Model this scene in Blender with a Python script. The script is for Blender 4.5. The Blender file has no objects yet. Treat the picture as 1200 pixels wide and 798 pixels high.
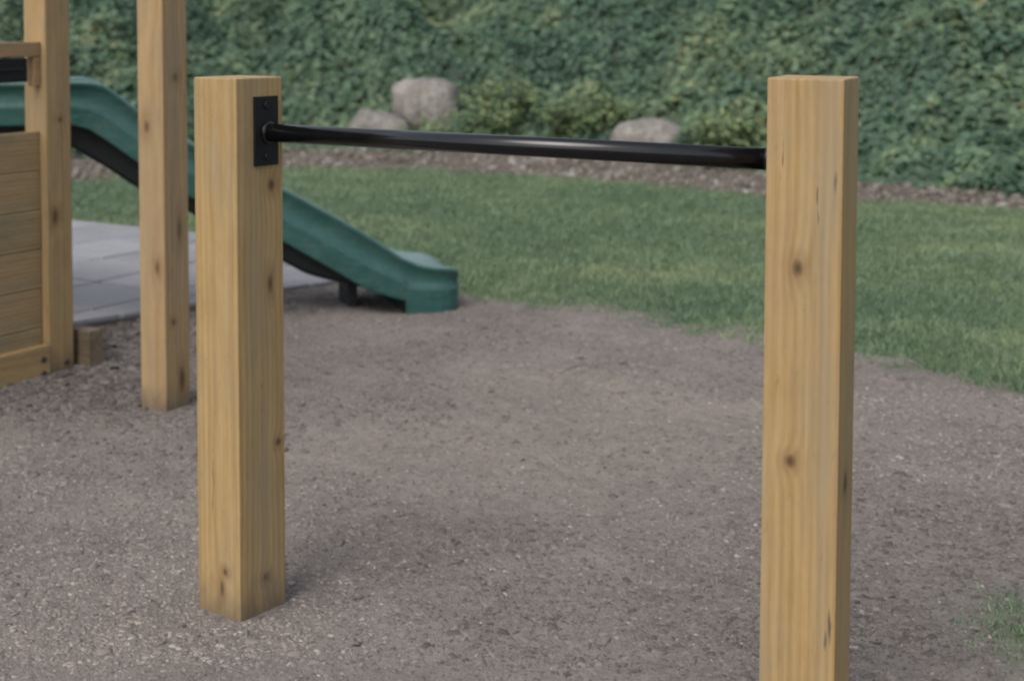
import bpy, bmesh, math, random
import numpy as np
from mathutils import Vector, Matrix

# ------------------------------------------------------------------ camera, sky, sun, exposure
scene = bpy.context.scene
COL = scene.collection
F_PX, PITCH, HORIZ, HC = 1700.0, math.radians(2.7), 20.0, 1.36
PP_Y = HORIZ + F_PX * math.tan(PITCH)          # principal point row (the picture is a low crop)
cam_d = bpy.data.cameras.new('camera')
cam = bpy.data.objects.new('camera', cam_d); COL.objects.link(cam)
cam_d.sensor_width = 36.0
cam_d.lens = 36.0 * F_PX / 1200.0
cam_d.shift_y = -(399.0 - PP_Y) / 1200.0
cam_d.clip_start = 0.05; cam_d.clip_end = 600
cam.location = (0, 0, HC)
cam.rotation_euler = (math.pi / 2 - PITCH, 0, 0)
cam_d.dof.use_dof = True
cam_d.dof.focus_distance = 3.0
cam_d.dof.aperture_fstop = 3.6
scene.camera = cam

SUN_EL, SUN_AZ = math.radians(52), math.radians(212)     # azimuth clockwise from +Y: behind and left of the camera
world = bpy.data.worlds.new('World'); scene.world = world; world.use_nodes = True
wn = world.node_tree; wn.nodes.clear()
w_out = wn.nodes.new('ShaderNodeOutputWorld'); w_bg = wn.nodes.new('ShaderNodeBackground')
w_sky = wn.nodes.new('ShaderNodeTexSky'); w_sky.sky_type = 'NISHITA'; w_sky.sun_disc = False
w_sky.sun_elevation = SUN_EL; w_sky.sun_rotation = SUN_AZ
w_sky.air_density = 1.0; w_sky.dust_density = 4.0; w_sky.ozone_density = 1.0
w_hs = wn.nodes.new('ShaderNodeHueSaturation'); w_hs.inputs['Saturation'].default_value = 0.55   # overcast: pale sky
w_bg.inputs['Strength'].default_value = 0.15
wn.links.new(w_sky.outputs[0], w_hs.inputs['Color']); wn.links.new(w_hs.outputs[0], w_bg.inputs['Color'])
wn.links.new(w_bg.outputs[0], w_out.inputs['Surface'])

sun_d = bpy.data.lights.new('sun', 'SUN'); sun_d.energy = 0.85; sun_d.angle = math.radians(40)
sun_d.color = (1.0, 0.96, 0.90)
sun = bpy.data.objects.new('sun', sun_d); COL.objects.link(sun)
_sd = Vector((math.sin(SUN_AZ) * math.cos(SUN_EL), math.cos(SUN_AZ) * math.cos(SUN_EL), math.sin(SUN_EL)))
sun.rotation_euler = (-_sd).to_track_quat('-Z', 'Y').to_euler(); sun.location = (-3, -4, 8)

scene.view_settings.view_transform = 'Standard'; scene.view_settings.look = 'None'
scene.view_settings.gamma = 1.0; scene.view_settings.use_curve_mapping = False
scene.view_settings.exposure = 0.60
scene.render.engine = 'CYCLES'
scene.cycles.pixel_filter_type = 'BLACKMAN_HARRIS'; scene.cycles.filter_width = 2.1
scene.cycles.max_bounces = 6

# ------------------------------------------------------------------ geometry of the view
FWD = np.array([0, math.cos(PITCH), -math.sin(PITCH)]); UP = np.array([0, math.sin(PITCH), math.cos(PITCH)])
CAMP = np.array([0, 0, HC])
def ray(px, py):
    return FWD + np.array([1, 0, 0]) * ((px - 600) / F_PX) + UP * ((PP_Y - py) / F_PX)
def on_z(px, py, z=0.0):                      # where a pixel's ray meets the level z
    r = ray(px, py); return CAMP + r * ((z - HC) / r[2])
def on_vplane(px, py, p, n):                  # where it meets a vertical plane through p with normal n
    r = ray(px, py); n = np.array([n[0], n[1], 0]); return CAMP + r * (np.dot(p - CAMP, n) / np.dot(r, n))
def at_depth(px, py, Y):
    r = ray(px, py); return CAMP + r * (Y / r[1])
def project(P):
    d = np.asarray(P) - CAMP; z = d @ FWD
    return 600 + F_PX * d[..., 0] / z, PP_Y - F_PX * (d @ UP) / z

rng = np.random.default_rng(7); random.seed(7)

# ------------------------------------------------------------------ helpers
def tag(o, label=None, cat=None, group=None, kind=None):
    if label: o['label'] = label
    if cat: o['category'] = cat
    if group: o['group'] = group
    if kind: o['kind'] = kind
    return o
def empty(name, loc, rz=0.0):
    o = bpy.data.objects.new(name, None); COL.objects.link(o); o.location = loc; o.rotation_euler = (0, 0, rz)
    o.empty_display_size = 0.1
    return o
def link(name, me, mat=None, parent=None, loc=(0, 0, 0), rot=(0, 0, 0), smooth=False):
    o = bpy.data.objects.new(name, me); COL.objects.link(o)
    if mat is not None and not me.materials: me.materials.append(mat)
    o.parent = parent; o.location = loc; o.rotation_euler = rot
    if smooth: me.shade_smooth()
    return o
def np_mesh(name, V, faces_sizes, faces_idx, attrs=None, smooth=False):
    me = bpy.data.meshes.new(name)
    nv, nf = len(V), len(faces_sizes)
    me.vertices.add(nv); me.vertices.foreach_set('co', np.ascontiguousarray(V, dtype=np.float32).ravel())
    me.loops.add(len(faces_idx)); me.loops.foreach_set('vertex_index', np.ascontiguousarray(faces_idx, dtype=np.int32))
    me.polygons.add(nf)
    st = np.concatenate([[0], np.cumsum(faces_sizes)[:-1]]).astype(np.int32)
    me.polygons.foreach_set('loop_start', st)
    if smooth: me.polygons.foreach_set('use_smooth', np.ones(nf, dtype=bool))
    for k, v in (attrs or {}).items():
        a = me.attributes.new(k, 'FLOAT', 'POINT'); a.data.foreach_set('value', np.ascontiguousarray(v, dtype=np.float32))
    me.update(calc_edges=True); me.validate()
    return me
def replicate(tmplV, tmplF, M, T, attrs):     # many small copies of one template joined in a mesh: M (n,3,3), T (n,3)
    n = len(T); k = len(tmplV)
    V = np.einsum('nij,kj->nki', M, tmplV) + T[:, None, :]
    sizes = np.tile([len(f) for f in tmplF], n)
    flat = np.concatenate([np.array(f) for f in tmplF])
    idx = (flat[None, :] + (np.arange(n) * k)[:, None]).ravel()
    at = {a: np.repeat(v, k) for a, v in attrs.items()}
    return V.reshape(-1, 3), sizes, idx, at
def box_mesh(name, sx, sy, sz, bev=0.004, z0=0.0, seg=2, wob=0.0):
    bm = bmesh.new(); bmesh.ops.create_cube(bm, size=1.0)
    for v in bm.verts: v.co = Vector((v.co.x * sx, v.co.y * sy, (v.co.z + 0.5) * sz + z0))
    if wob:
        for v in bm.verts: v.co += Vector((random.uniform(-wob, wob), random.uniform(-wob, wob), random.uniform(-wob, wob) * 0.6))
    if bev: bmesh.ops.bevel(bm, geom=list(bm.edges), offset=bev, segments=seg, profile=0.6, affect='EDGES')
    me = bpy.data.meshes.new(name); bm.to_mesh(me); bm.free()
    return me
def tube_mesh(name, p0, p1, r, seg=28, bev=0.0):
    p0, p1 = Vector(p0), Vector(p1); d = p1 - p0
    bm = bmesh.new(); bmesh.ops.create_cone(bm, cap_ends=True, segments=seg, radius1=r, radius2=r, depth=d.length)
    if bev:
        es = [e for e in bm.edges if e.is_boundary is False and any(len(f.verts) > 4 for f in e.link_faces)]
        bmesh.ops.bevel(bm, geom=es, offset=bev, segments=2, affect='EDGES')
    for f in bm.faces: f.smooth = len(f.verts) == 4
    bmesh.ops.transform(bm, matrix=Matrix.Translation((p0 + p1) / 2) @ d.to_track_quat('Z', 'Y').to_matrix().to_4x4(), verts=bm.verts)
    me = bpy.data.meshes.new(name); bm.to_mesh(me); bm.free()
    return me
_lat = rng.random((64, 512))
def vnoise(x, y, seed=0):
    x = np.asarray(x, float); y = np.asarray(y, float)
    xi = np.floor(x).astype(int); yi = np.floor(y).astype(int); fx = x - xi; fy = y - yi
    fx = fx * fx * (3 - 2 * fx); fy = fy * fy * (3 - 2 * fy)
    def h(a, b):
        k = (a * 374761393 + b * 668265263 + seed * 974634777) & 0x7fffffff
        k = ((k ^ (k >> 13)) * 1274126177) & 0x7fffffff
        return ((k ^ (k >> 16)) & 0xffff) / 65535.0
    return (h(xi, yi) * (1 - fx) + h(xi + 1, yi) * fx) * (1 - fy) + (h(xi, yi + 1) * (1 - fx) + h(xi + 1, yi + 1) * fx) * fy
def fbm(x, y, seed=0, oct=4):
    s = 0; a = 0.5; t = 0
    for o in range(oct):
        s = s + a * vnoise(x * 2 ** o, y * 2 ** o, seed + o * 17); t += a; a *= 0.5
    return s / t
def smooth01(x, a, b):
    t = np.clip((x - a) / (b - a), 0, 1); return t * t * (3 - 2 * t)
def rand_rot(n, tilt, rg=rng):                # random heading, tilt off the level of up to tilt radians
    a = rg.uniform(0, 2 * np.pi, n); b = rg.normal(0, tilt, n); c = rg.normal(0, tilt, n)
    ca, sa, cb, sb, cc, sc = np.cos(a), np.sin(a), np.cos(b), np.sin(b), np.cos(c), np.sin(c); z = np.zeros(n); o = np.ones(n)
    Rz = np.stack([ca, -sa, z, sa, ca, z, z, z, o], -1).reshape(n, 3, 3)
    Rx = np.stack([o, z, z, z, cb, -sb, z, sb, cb], -1).reshape(n, 3, 3)
    Ry = np.stack([cc, z, sc, z, o, z, -sc, z, cc], -1).reshape(n, 3, 3)
    return Rz @ Rx @ Ry

# ------------------------------------------------------------------ materials
class NT:
    def __init__(s, name):
        s.m = bpy.data.materials.new(name); s.m.use_nodes = True; s.t = s.m.node_tree; s.b = s.t.nodes['Principled BSDF']
    def n(s, typ, ins=None, **kw):
        nd = s.t.nodes.new(typ)
        for k, v in kw.items(): setattr(nd, k, v)
        for k, v in (ins or {}).items(): s.put(nd.inputs[k], v)
        return nd
    def put(s, sock, v):
        if isinstance(v, bpy.types.NodeSocket): s.t.links.new(v, sock)
        else: sock.default_value = v
    def math(s, op, a, b=None, c=None):
        nd = s.n('ShaderNodeMath', operation=op)
        for i, v in enumerate((a, b, c)):
            if v is not None: s.put(nd.inputs[i], v)
        return nd.outputs[0]
    def vm(s, op, a, b=None):
        nd = s.n('ShaderNodeVectorMath', operation=op); s.put(nd.inputs[0], a)
        if b is not None: s.put(nd.inputs[1], b)
        return nd.outputs['Value'] if op in ('LENGTH', 'DOT_PRODUCT') else nd.outputs[0]
    def ramp(s, f, stops):
        nd = s.n('ShaderNodeValToRGB', {'Fac': f}); e = nd.color_ramp.elements
        while len(e) < len(stops): e.new(0.5)
        for el, (p, c) in zip(e, stops): el.position = p; el.color = (*c, 1) if len(c) == 3 else c
        return nd.outputs[0]
    def noise(s, vec, scale, detail=4, rough=0.55, dist=0.0):
        nd = s.n('ShaderNodeTexNoise', {'Scale': scale, 'Detail': detail, 'Roughness': rough, 'Distortion': dist}); s.put(nd.inputs['Vector'], vec)
        return nd.outputs[0]
    def mix(s, f, a, b, mode='MIX'):
        nd = s.n('ShaderNodeMix', data_type='RGBA', blend_type=mode)
        s.put(nd.inputs[0], f)
        s.put(nd.inputs[6], (*a, 1) if isinstance(a, tuple) else a); s.put(nd.inputs[7], (*b, 1) if isinstance(b, tuple) else b)
        return nd.outputs[2]
    def mr(s, v, a, b, c=0.0, d=1.0):
        return s.n('ShaderNodeMapRange', {0: v, 1: a, 2: b, 3: c, 4: d}).outputs[0]
    def bump(s, h, strength, dist):
        nd = s.n('ShaderNodeBump', {'Strength': strength, 'Distance': dist, 'Height': h}); s.put(s.b.inputs['Normal'], nd.outputs[0])
    def obj(s): return s.n('ShaderNodeTexCoord').outputs['Object']
    def attr(s, a): return s.n('ShaderNodeAttribute', attribute_name=a).outputs['Fac']

def wood(name, seed, pale, dark, grey=0.35, knots=(), checks=(), pith=(0.05, 0.12), along='z', tone=1.0, dirt=False, stains=()):
    """pale treated pine: growth rings about an off-centre pith, fine fibre streaks, grey weathering, knots and drying checks"""
    t = NT(name); co = t.obj()
    if along != 'z':
        co = t.n('ShaderNodeMapping', {'Vector': co, 'Rotation': (0, math.pi / 2, 0) if along == 'x' else (math.pi / 2, 0, 0)}).outputs[0]
    off = t.vm('ADD', co, (seed * 3.17, seed * 1.71, seed * 5.3))
    wob = t.noise(t.vm('MULTIPLY', off, (5, 5, 1.2)), 1.0, 3)
    sep = t.n('ShaderNodeSeparateXYZ', {0: co})
    dx = t.math('ADD', sep.outputs[0], pith[0]); dy = t.math('ADD', sep.outputs[1], pith[1])
    r = t.math('SQRT', t.math('ADD', t.math('MULTIPLY', dx, dx), t.math('MULTIPLY', dy, dy)))
    r = t.math('ADD', r, t.math('MULTIPLY', wob, 0.035))
    kd = None
    for (kx, ky, kz, a, b) in knots:
        d = t.vm('LENGTH', t.vm('MULTIPLY', t.vm('SUBTRACT', co, (kx, ky, kz)), (0.62 / a, 0.62 / a, 0.62 / b)))
        kd = d if kd is None else t.math('MINIMUM', kd, d)
    if kd is not None: r = t.math('ADD', r, t.math('MULTIPLY', t.math('POWER', 2.718, t.math('MULTIPLY', kd, -0.7)), 0.03))
    rings = t.math('MULTIPLY_ADD', t.math('SINE', t.math('MULTIPLY', r, 430.0)), 0.5, 0.5)
    rings2 = t.math('MULTIPLY_ADD', t.math('SINE', t.math('MULTIPLY', r, 155.0)), 0.5, 0.5)
    fib = t.noise(t.vm('MULTIPLY', off, (150, 150, 3.5)), 1.0, 4, 0.65)
    fib2 = t.noise(t.vm('MULTIPLY', off, (42, 42, 1.0)), 1.0, 3, 0.6)
    blot = t.noise(t.vm('MULTIPLY', off, (9, 9, 3.0)), 1.0, 4, 0.6)
    mott = t.noise(t.vm('MULTIPLY', off, (26, 26, 9.0)), 1.0, 5, 0.7)
    g = t.math('ADD', t.math('MULTIPLY', rings, 0.13), t.math('ADD', t.math('MULTIPLY', rings2, 0.07), t.math('ADD', t.math('MULTIPLY', fib, 0.42), t.math('ADD', t.math('MULTIPLY', fib2, 0.17), t.math('MULTIPLY', mott, 0.36)))))
    pale = tuple(c * tone for c in pale); dark = tuple(c * tone for c in dark)
    col = t.ramp(g, [(0.40, dark), (0.72, pale)])
    gm = t.math('MULTIPLY', t.mr(t.math('ADD', t.math('MULTIPLY', blot, 0.6), t.math('MULTIPLY', fib2, 0.4)), 0.46, 0.66), grey)
    col = t.mix(gm, col, tuple(c * tone for c in (0.205, 0.175, 0.125)))
    warm = t.math('MULTIPLY', t.mr(t.noise(t.vm('MULTIPLY', off, (14, 14, 1.6)), 1.3, 3), 0.55, 0.75), 0.2)
    col = t.mix(warm, col, tuple(c * tone for c in (0.30, 0.155, 0.075)))
    if kd is not None:
        ko = t.math('ADD', kd, t.math('MULTIPLY', t.math('SUBTRACT', fib2, 0.5), 0.9))
        col = t.mix(t.mr(ko, 2.6, 0.8, 0, 0.55), col, (0.17, 0.10, 0.045)); col = t.mix(t.mr(ko, 1.1, 0.3, 0, 0.85), col, (0.06, 0.035, 0.018))
    for (kx, ky, kz, a, b) in checks:
        cc = t.vm('ADD', co, t.vm('MULTIPLY', t.vm('SUBTRACT', t.n('ShaderNodeTexNoise', {'Vector': off, 'Scale': 18.0}).outputs[1], (0.5, 0.5, 0.5)), (0.012, 0.012, 0)))
        d = t.vm('LENGTH', t.vm('MULTIPLY', t.vm('SUBTRACT', cc, (kx, ky, kz)), (1 / a, 1 / a, 1 / b)))
        col = t.mix(t.mr(d, 1.3, 0.5, 0, 0.85), col, (0.045, 0.035, 0.025))
    spk = t.noise(t.vm('MULTIPLY', off, (70, 70, 22)), 1.0, 5, 0.75)
    col = t.mix(t.mr(spk, 0.60, 0.78, 0, 0.5), col, tuple(x * 0.45 for x in dark))
    for (kx, ky, kz, a, b) in stains:
        cc = t.vm('ADD', co, t.vm('MULTIPLY', t.vm('SUBTRACT', t.n('ShaderNodeTexNoise', {'Vector': t.vm('MULTIPLY', off, (1, 1, 0.3)), 'Scale': 9.0}).outputs[1], (0.5, 0.5, 0.5)), (0.03, 0.03, 0)))
        d = t.vm('LENGTH', t.vm('MULTIPLY', t.vm('SUBTRACT', cc, (kx, ky, kz)), (1 / a, 1 / a, 1 / b)))
        col = t.mix(t.math('MULTIPLY', t.mr(d, 1.5, 0.4, 0, 0.5), t.mr(fib, 0.3, 0.65, 1.0, 0.45)), col, (0.215, 0.182, 0.128))
    if dirt:
        zz = t.math('SUBTRACT', sep.outputs[2], t.math('MULTIPLY', t.noise(t.vm('MULTIPLY', off, (30, 30, 12)), 1.0, 4, 0.7), 0.13))
        col = t.mix(t.mr(zz, 0.03, -0.06, 0, 0.7), col, (0.085, 0.070, 0.056))
    t.put(t.b.inputs['Base Color'], col)
    t.put(t.b.inputs['Roughness'], t.mr(fib, 0.3, 0.7, 0.62, 0.82)); t.b.inputs['Specular IOR Level'].default_value = 0.25
    t.bump(t.math('ADD', t.math('MULTIPLY', fib, 0.7), t.math('MULTIPLY', rings2, 0.3)), 0.5, 0.0012)
    return t.m

PALE, DARK = (0.355, 0.250, 0.115), (0.250, 0.160, 0.064)

def plastic(name, col, rough=0.42, fade=0.3, sheen_wear=0.0):
    t = NT(name); co = t.obj()
    n1 = t.noise(co, 3.0, 5, 0.6); n2 = t.noise(co, 45.0, 4, 0.65); sc = t.noise(t.vm('MULTIPLY', co, (6, 70, 70)), 1.0, 3)
    c = t.mix(t.math('MULTIPLY', t.mr(n1, 0.35, 0.7), fade), col, tuple(min(1, x * 1.7 + 0.03) for x in col))
    c = t.mix(t.math('MULTIPLY', t.mr(n2, 0.52, 0.72), 0.65 * fade), c, (0.13, 0.12, 0.10)); c = t.mix(t.math('MULTIPLY', t.mr(sc, 0.52, 0.7), 0.55 * fade), c, tuple(x * 1.5 + 0.05 for x in col))
    if sheen_wear:                                   # sky sheen painted paler, with scuffing, on the faces that lie upward
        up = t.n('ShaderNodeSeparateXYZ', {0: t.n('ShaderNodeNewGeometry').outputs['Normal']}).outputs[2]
        c = t.mix(t.math('MULTIPLY', t.mr(up, 0.55, 0.95, 0, sheen_wear), t.mr(n1, 0.3, 0.7, 0.6, 1.0)), c, (0.20, 0.26, 0.25))
    t.put(t.b.inputs['Base Color'], c)
    t.put(t.b.inputs['Roughness'], t.math('ADD', t.mr(sc, 0.3, 0.7, rough - 0.08, rough + 0.14), t.math('MULTIPLY', n2, 0.08)))
    t.bump(n2, 0.25, 0.002)
    return t.m
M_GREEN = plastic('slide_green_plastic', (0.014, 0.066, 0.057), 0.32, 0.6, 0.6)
M_UNDERSHADE = plastic('slide_undershade_plastic', (0.005, 0.008, 0.008), 0.55, 0.03)  # shade under the slide painted in: its green taken almost to black

def black_metal(name, lo, hi, spec, k):
    t = NT(name); co = t.obj()
    n2 = t.noise(co, 260.0, 3, 0.6); n1 = t.noise(co, 14.0, 4, 0.6)
    t.put(t.b.inputs['Base Color'], t.mix(t.mr(n1, 0.5, 0.75, 0, 0.5), (0.010 * k, 0.011 * k, 0.013 * k), (0.020 * k, 0.020 * k, 0.021 * k)))
    t.put(t.b.inputs['Roughness'], t.mr(n1, 0.3, 0.7, lo, hi)); t.b.inputs['Specular IOR Level'].default_value = spec
    t.bump(n2, 0.15, 0.0006)
    return t.m
M_BLACK = black_metal('black_gloss_bar_paint', 0.12, 0.18, 0.45, 0.4)
M_PLATE = black_metal('black_satin_plate_paint', 0.4, 0.55, 0.25, 0.7)
def simple_steel():
    t = NT('weathered_bolt_steel'); co = t.obj()
    t.put(t.b.inputs['Base Color'], t.mix(t.noise(co, 300, 3), (0.03, 0.028, 0.024), (0.10, 0.08, 0.06))); t.b.inputs['Roughness'].default_value = 0.6; t.b.inputs['Metallic'].default_value = 0.5
    return t.m
M_BOLT = simple_steel()

def leafmat(name, stops, rough=0.45, spec=0.4, trans=0.0, back=1.15):
    t = NT(name); a = t.attr('rnd'); co = t.obj()
    c = t.ramp(a, stops)
    b = t.attr('val'); hs = t.n('ShaderNodeHueSaturation', {'Color': c, 'Value': t.mr(b, 0, 1, 0.6, 1.35)})
    g = t.n('ShaderNodeNewGeometry')
    col = t.mix(g.outputs['Backfacing'], hs.outputs[0], t.n('ShaderNodeHueSaturation', {'Color': hs.outputs[0], 'Saturation': 0.8, 'Value': back}).outputs[0])
    t.put(t.b.inputs['Base Color'], col); t.b.inputs['Roughness'].default_value = rough; t.b.inputs['Specular IOR Level'].default_value = spec
    if trans:
        tr = t.n('ShaderNodeBsdfTranslucent'); t.put(tr.inputs[0], col)
        mx = t.n('ShaderNodeMixShader', {0: trans}); t.t.links.new(t.b.outputs[0], mx.inputs[1]); t.t.links.new(tr.outputs[0], mx.inputs[2])
        t.t.links.new(mx.outputs[0], t.t.nodes['Material Output'].inputs[0])
    return t.m
M_IVY = leafmat('ivy_leaf', [(0.0, (0.040, 0.080, 0.054)), (0.40, (0.074, 0.132, 0.080)), (0.75, (0.120, 0.180, 0.100)), (0.96, (0.170, 0.220, 0.108)), (1.0, (0.20, 0.12, 0.05))], 0.5, 0.3, 0.3)
M_SHRUB = leafmat('shrub_leaf', [(0.0, (0.08, 0.13, 0.06)), (0.5, (0.145, 0.20, 0.085)), (0.9, (0.22, 0.25, 0.11)), (1.0, (0.23, 0.17, 0.09))], 0.5, 0.35, 0.2)
M_GRASS = leafmat('grass_blade', [(0.0, (0.096, 0.158, 0.094)), (0.5, (0.156, 0.222, 0.120)), (0.85, (0.210, 0.268, 0.128)), (1.0, (0.26, 0.27, 0.16))], 0.55, 0.3, 0.2)

def chipmat(name, stops):
    t = NT(name); a = t.attr('rnd'); co = t.obj()
    c = t.ramp(a, stops); n = t.noise(co, 160.0, 3)
    t.put(t.b.inputs['Base Color'], t.mix(t.mr(n, 0.3, 0.7, 0, 0.35), c, (0.09, 0.08, 0.072)))
    t.b.inputs['Roughness'].default_value = 0.9; t.b.inputs['Specular IOR Level'].default_value = 0.15
    return t.m
M_CHIP = chipmat('bark_chip', [(0.0, (0.078, 0.068, 0.060)), (0.35, (0.146, 0.128, 0.117)), (0.7, (0.213, 0.184, 0.164)), (0.93, (0.285, 0.248, 0.210)), (1.0, (0.42, 0.37, 0.33))])
M_GRAVEL = chipmat('bed_stone', [(0.0, (0.075, 0.063, 0.052)), (0.4, (0.155, 0.136, 0.114)), (0.8, (0.27, 0.25, 0.225)), (1.0, (0.48, 0.47, 0.45))])

def ground_mat():
    t = NT('ground_soil_and_turf'); co = t.obj(); mul = t.attr('mulch'); grv = t.attr('gravel')
    n1 = t.noise(co, 2.2, 5, 0.6); n2 = t.noise(co, 28.0, 6, 0.7); n3 = t.noise(co, 150.0, 4, 0.65)
    v = t.n('ShaderNodeTexVoronoi', {'Vector': co, 'Scale': 85.0}); 
    soil = t.ramp(t.math('ADD', t.math('MULTIPLY', n2, 0.5), t.math('MULTIPLY', n3, 0.5)), [(0.32, (0.062, 0.056, 0.050)), (0.5, (0.165, 0.146, 0.132)), (0.68, (0.258, 0.230, 0.209))])
    soil = t.mix(t.mr(n1, 0.42, 0.66, 0, 0.5), soil, (0.245, 0.220, 0.196))
    soil = t.mix(t.mr(v.outputs['Distance'], 0.0, 0.35, 0.25, 0), soil, (0.27, 0.235, 0.21))
    soil = t.mix(t.math('MULTIPLY', t.attr('worn'), 0.6), soil, t.ramp(t.math('ADD', t.math('MULTIPLY', n2, 0.6), t.math('MULTIPLY', n3, 0.4)), [(0.33, (0.150, 0.128, 0.107)), (0.66, (0.30, 0.262, 0.225))]))
    turf = t.ramp(t.math('ADD', t.math('MULTIPLY', n1, 0.5), t.math('MULTIPLY', n2, 0.5)), [(0.35, (0.060, 0.095, 0.050)), (0.65, (0.100, 0.150, 0.075))])
    bed = t.ramp(n3, [(0.35, (0.07, 0.058, 0.045)), (0.65, (0.165, 0.142, 0.115))])
    c = t.mix(mul, turf, soil); c = t.mix(grv, c, bed)
    t.put(t.b.inputs['Base Color'], c); t.b.inputs['Roughness'].default_value = 0.93; t.b.inputs['Specular IOR Level'].default_value = 0.12
    t.bump(t.math('ADD', n3, t.math('MULTIPLY', n2, 1.2)), 0.8, 0.010)
    return t.m
def bank_mat():
    t = NT('bank_soil'); co = t.obj(); n = t.noise(co, 9.0, 5, 0.65)
    t.put(t.b.inputs['Base Color'], t.ramp(n, [(0.35, (0.022, 0.040, 0.022)), (0.7, (0.055, 0.080, 0.045))])); t.b.inputs['Roughness'].default_value = 0.95
    t.bump(n, 0.8, 0.03); return t.m
def paver_mat():
    t = NT('paver_concrete'); co = t.obj(); oi = t.n('ShaderNodeObjectInfo')
    p = t.vm('ADD', co, oi.outputs['Location']); n1 = t.noise(p, 2.5, 4); n2 = t.noise(p, 60.0, 5, 0.7)
    c = t.ramp(t.math('ADD', t.math('MULTIPLY', n1, 0.5), t.math('MULTIPLY', n2, 0.5)), [(0.3, (0.158, 0.160, 0.170)), (0.7, (0.258, 0.260, 0.272))])
    c = t.n('ShaderNodeHueSaturation', {'Color': c, 'Value': t.mr(oi.outputs['Random'], 0, 1, 0.86, 1.08)}).outputs[0]
    t.put(t.b.inputs['Base Color'], c); t.b.inputs['Roughness'].default_value = 0.85; t.bump(n2, 0.4, 0.003)
    return t.m
def rock_mat():
    t = NT('boulder_stone'); co = t.obj(); n1 = t.noise(co, 3.5, 5, 0.6); n2 = t.noise(co, 22.0, 6, 0.7); n3 = t.noise(co, 6.0, 4)
    c = t.ramp(t.math('ADD', t.math('MULTIPLY', n1, 0.4), t.math('MULTIPLY', n2, 0.6)), [(0.34, (0.06, 0.055, 0.05)), (0.5, (0.185, 0.172, 0.155)), (0.66, (0.36, 0.34, 0.31))])
    c = t.mix(t.mr(n3, 0.56, 0.70, 0, 0.45), c, (0.13, 0.135, 0.08))
    t.put(t.b.inputs['Base Color'], c); t.b.inputs['Roughness'].default_value = 0.9; t.bump(n2, 0.9, 0.02)
    return t.m
def flat_mat(name, a, b, scale, rough=0.9):
    t = NT(name); t.put(t.b.inputs['Base Color'], t.mix(t.noise(t.obj(), scale, 4), a, b)); t.b.inputs['Roughness'].default_value = rough; return t.m
M_GROUND, M_BANK, M_PAVER, M_ROCK = ground_mat(), bank_mat(), paver_mat(), rock_mat()
M_JOINT = flat_mat('paver_joint_sand', (0.07, 0.066, 0.062), (0.12, 0.112, 0.105), 60)
M_STEM = flat_mat('shrub_stem', (0.06, 0.045, 0.03), (0.11, 0.085, 0.06), 30)

# ------------------------------------------------------------------ zones on the ground, traced to world metres
def trace(pts): return np.array([on_z(*p)[:2] for p in pts])
EDGE_MULCH = trace([(430, 338), (540, 344), (600, 351), (680, 363), (750, 374), (830, 388), (890, 398), (1010, 418), (1120, 443), (1200, 468), (1300, 512), (1420, 600)])
EDGE_LAWN = trace([(-150, 228), (84, 214), (200, 203), (350, 198), (480, 200), (600, 205), (750, 218), (900, 231), (1020, 239), (1200, 247), (1400, 252)])
BASE_BANK = trace([(-150, 196), (84, 189), (200, 181), (350, 177), (480, 178), (600, 181), (750, 193), (900, 207), (1020, 214), (1130, 229), (1200, 236), (1400, 243)])
def y_of(poly, x, ext=True): return np.interp(x, poly[:, 0], poly[:, 1])
EM = EDGE_MULCH[np.argsort(EDGE_MULCH[:, 0])]
# grid directions of the timber work: N2 = along the bar, right and towards the viewer; N1 = left and towards the viewer
TH = math.radians(31); N2 = np.array([math.cos(TH), -math.sin(TH), 0]); N1 = np.array([-math.sin(TH), -math.cos(TH), 0])
PC_near = on_z(400, 336)                       # a point on the patio's front edge
PC_far = on_z(160, 272)                        # a point on its lawn edge
PU = on_z(400, 336) - on_z(84, 387); PU = PU / np.linalg.norm(PU); pu = PU
def patio_uv(x, y):                            # u along N2 from the lawn-side frame, v away from the front edge (patio where v>0 and beyond)
    dx, dy = x - PC_near[0], y - PC_near[1]
    return dx * PU[0] + dy * PU[1], -dx * PU[1] + dy * PU[0]
def mulch_amount(x, y):
    wv = (fbm(x * 1.7, y * 1.7, 3) - 0.5) * 0.5 + (fbm(x * 7, y * 7, 5) - 0.5) * 0.5 + (fbm(x * 22, y * 22, 6, 2) - 0.5) * 0.40
    edge = np.interp(x, EM[:, 0], EM[:, 1], left=EM[0, 1] + 2.5, right=0)
    m = smooth01(edge - y + wv, -0.26, 0.20)
    left = smooth01(patio_uv(x, y)[1], 0.9, 0.3)       # soil runs a little under the patio, turf behind it
    m = np.where(x < EM[0, 0], left, m)
    tx, ty = on_z(1195, 745)[:2]
    patch = np.exp(-(((x - tx - 0.06) / 0.13) ** 2 + ((y - ty) / 0.22) ** 2)) * (0.1 + 1.3 * fbm(x * 14, y * 14, 9))
    return np.clip(m - np.clip(patch * 1.2, 0, 1), 0, 1)
def gravel_amount(x, y):
    ed = np.interp(x, EDGE_LAWN[:, 0], EDGE_LAWN[:, 1]) + (fbm(x * 2.1, y * 2.1, 11) - 0.5) * 0.5
    return smooth01(y - ed, -0.08, 0.08)
_wc = on_z(610, 520)[:2]
def worn(x, y):                                # trodden hollow between the posts
    a = ((x - _wc[0]) * 0.9 + (y - _wc[1]) * -0.2) / 0.85; b = ((y - _wc[1])) / 1.15
    return smooth01(1.25 - np.hypot(a, b) + (fbm(x * 2, y * 2, 101) - 0.5) * 1.1, 0.0, 0.9)
_posts = []; _sf = on_z(507, 358)[:2]       # trodden flat where the slide ends
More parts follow.
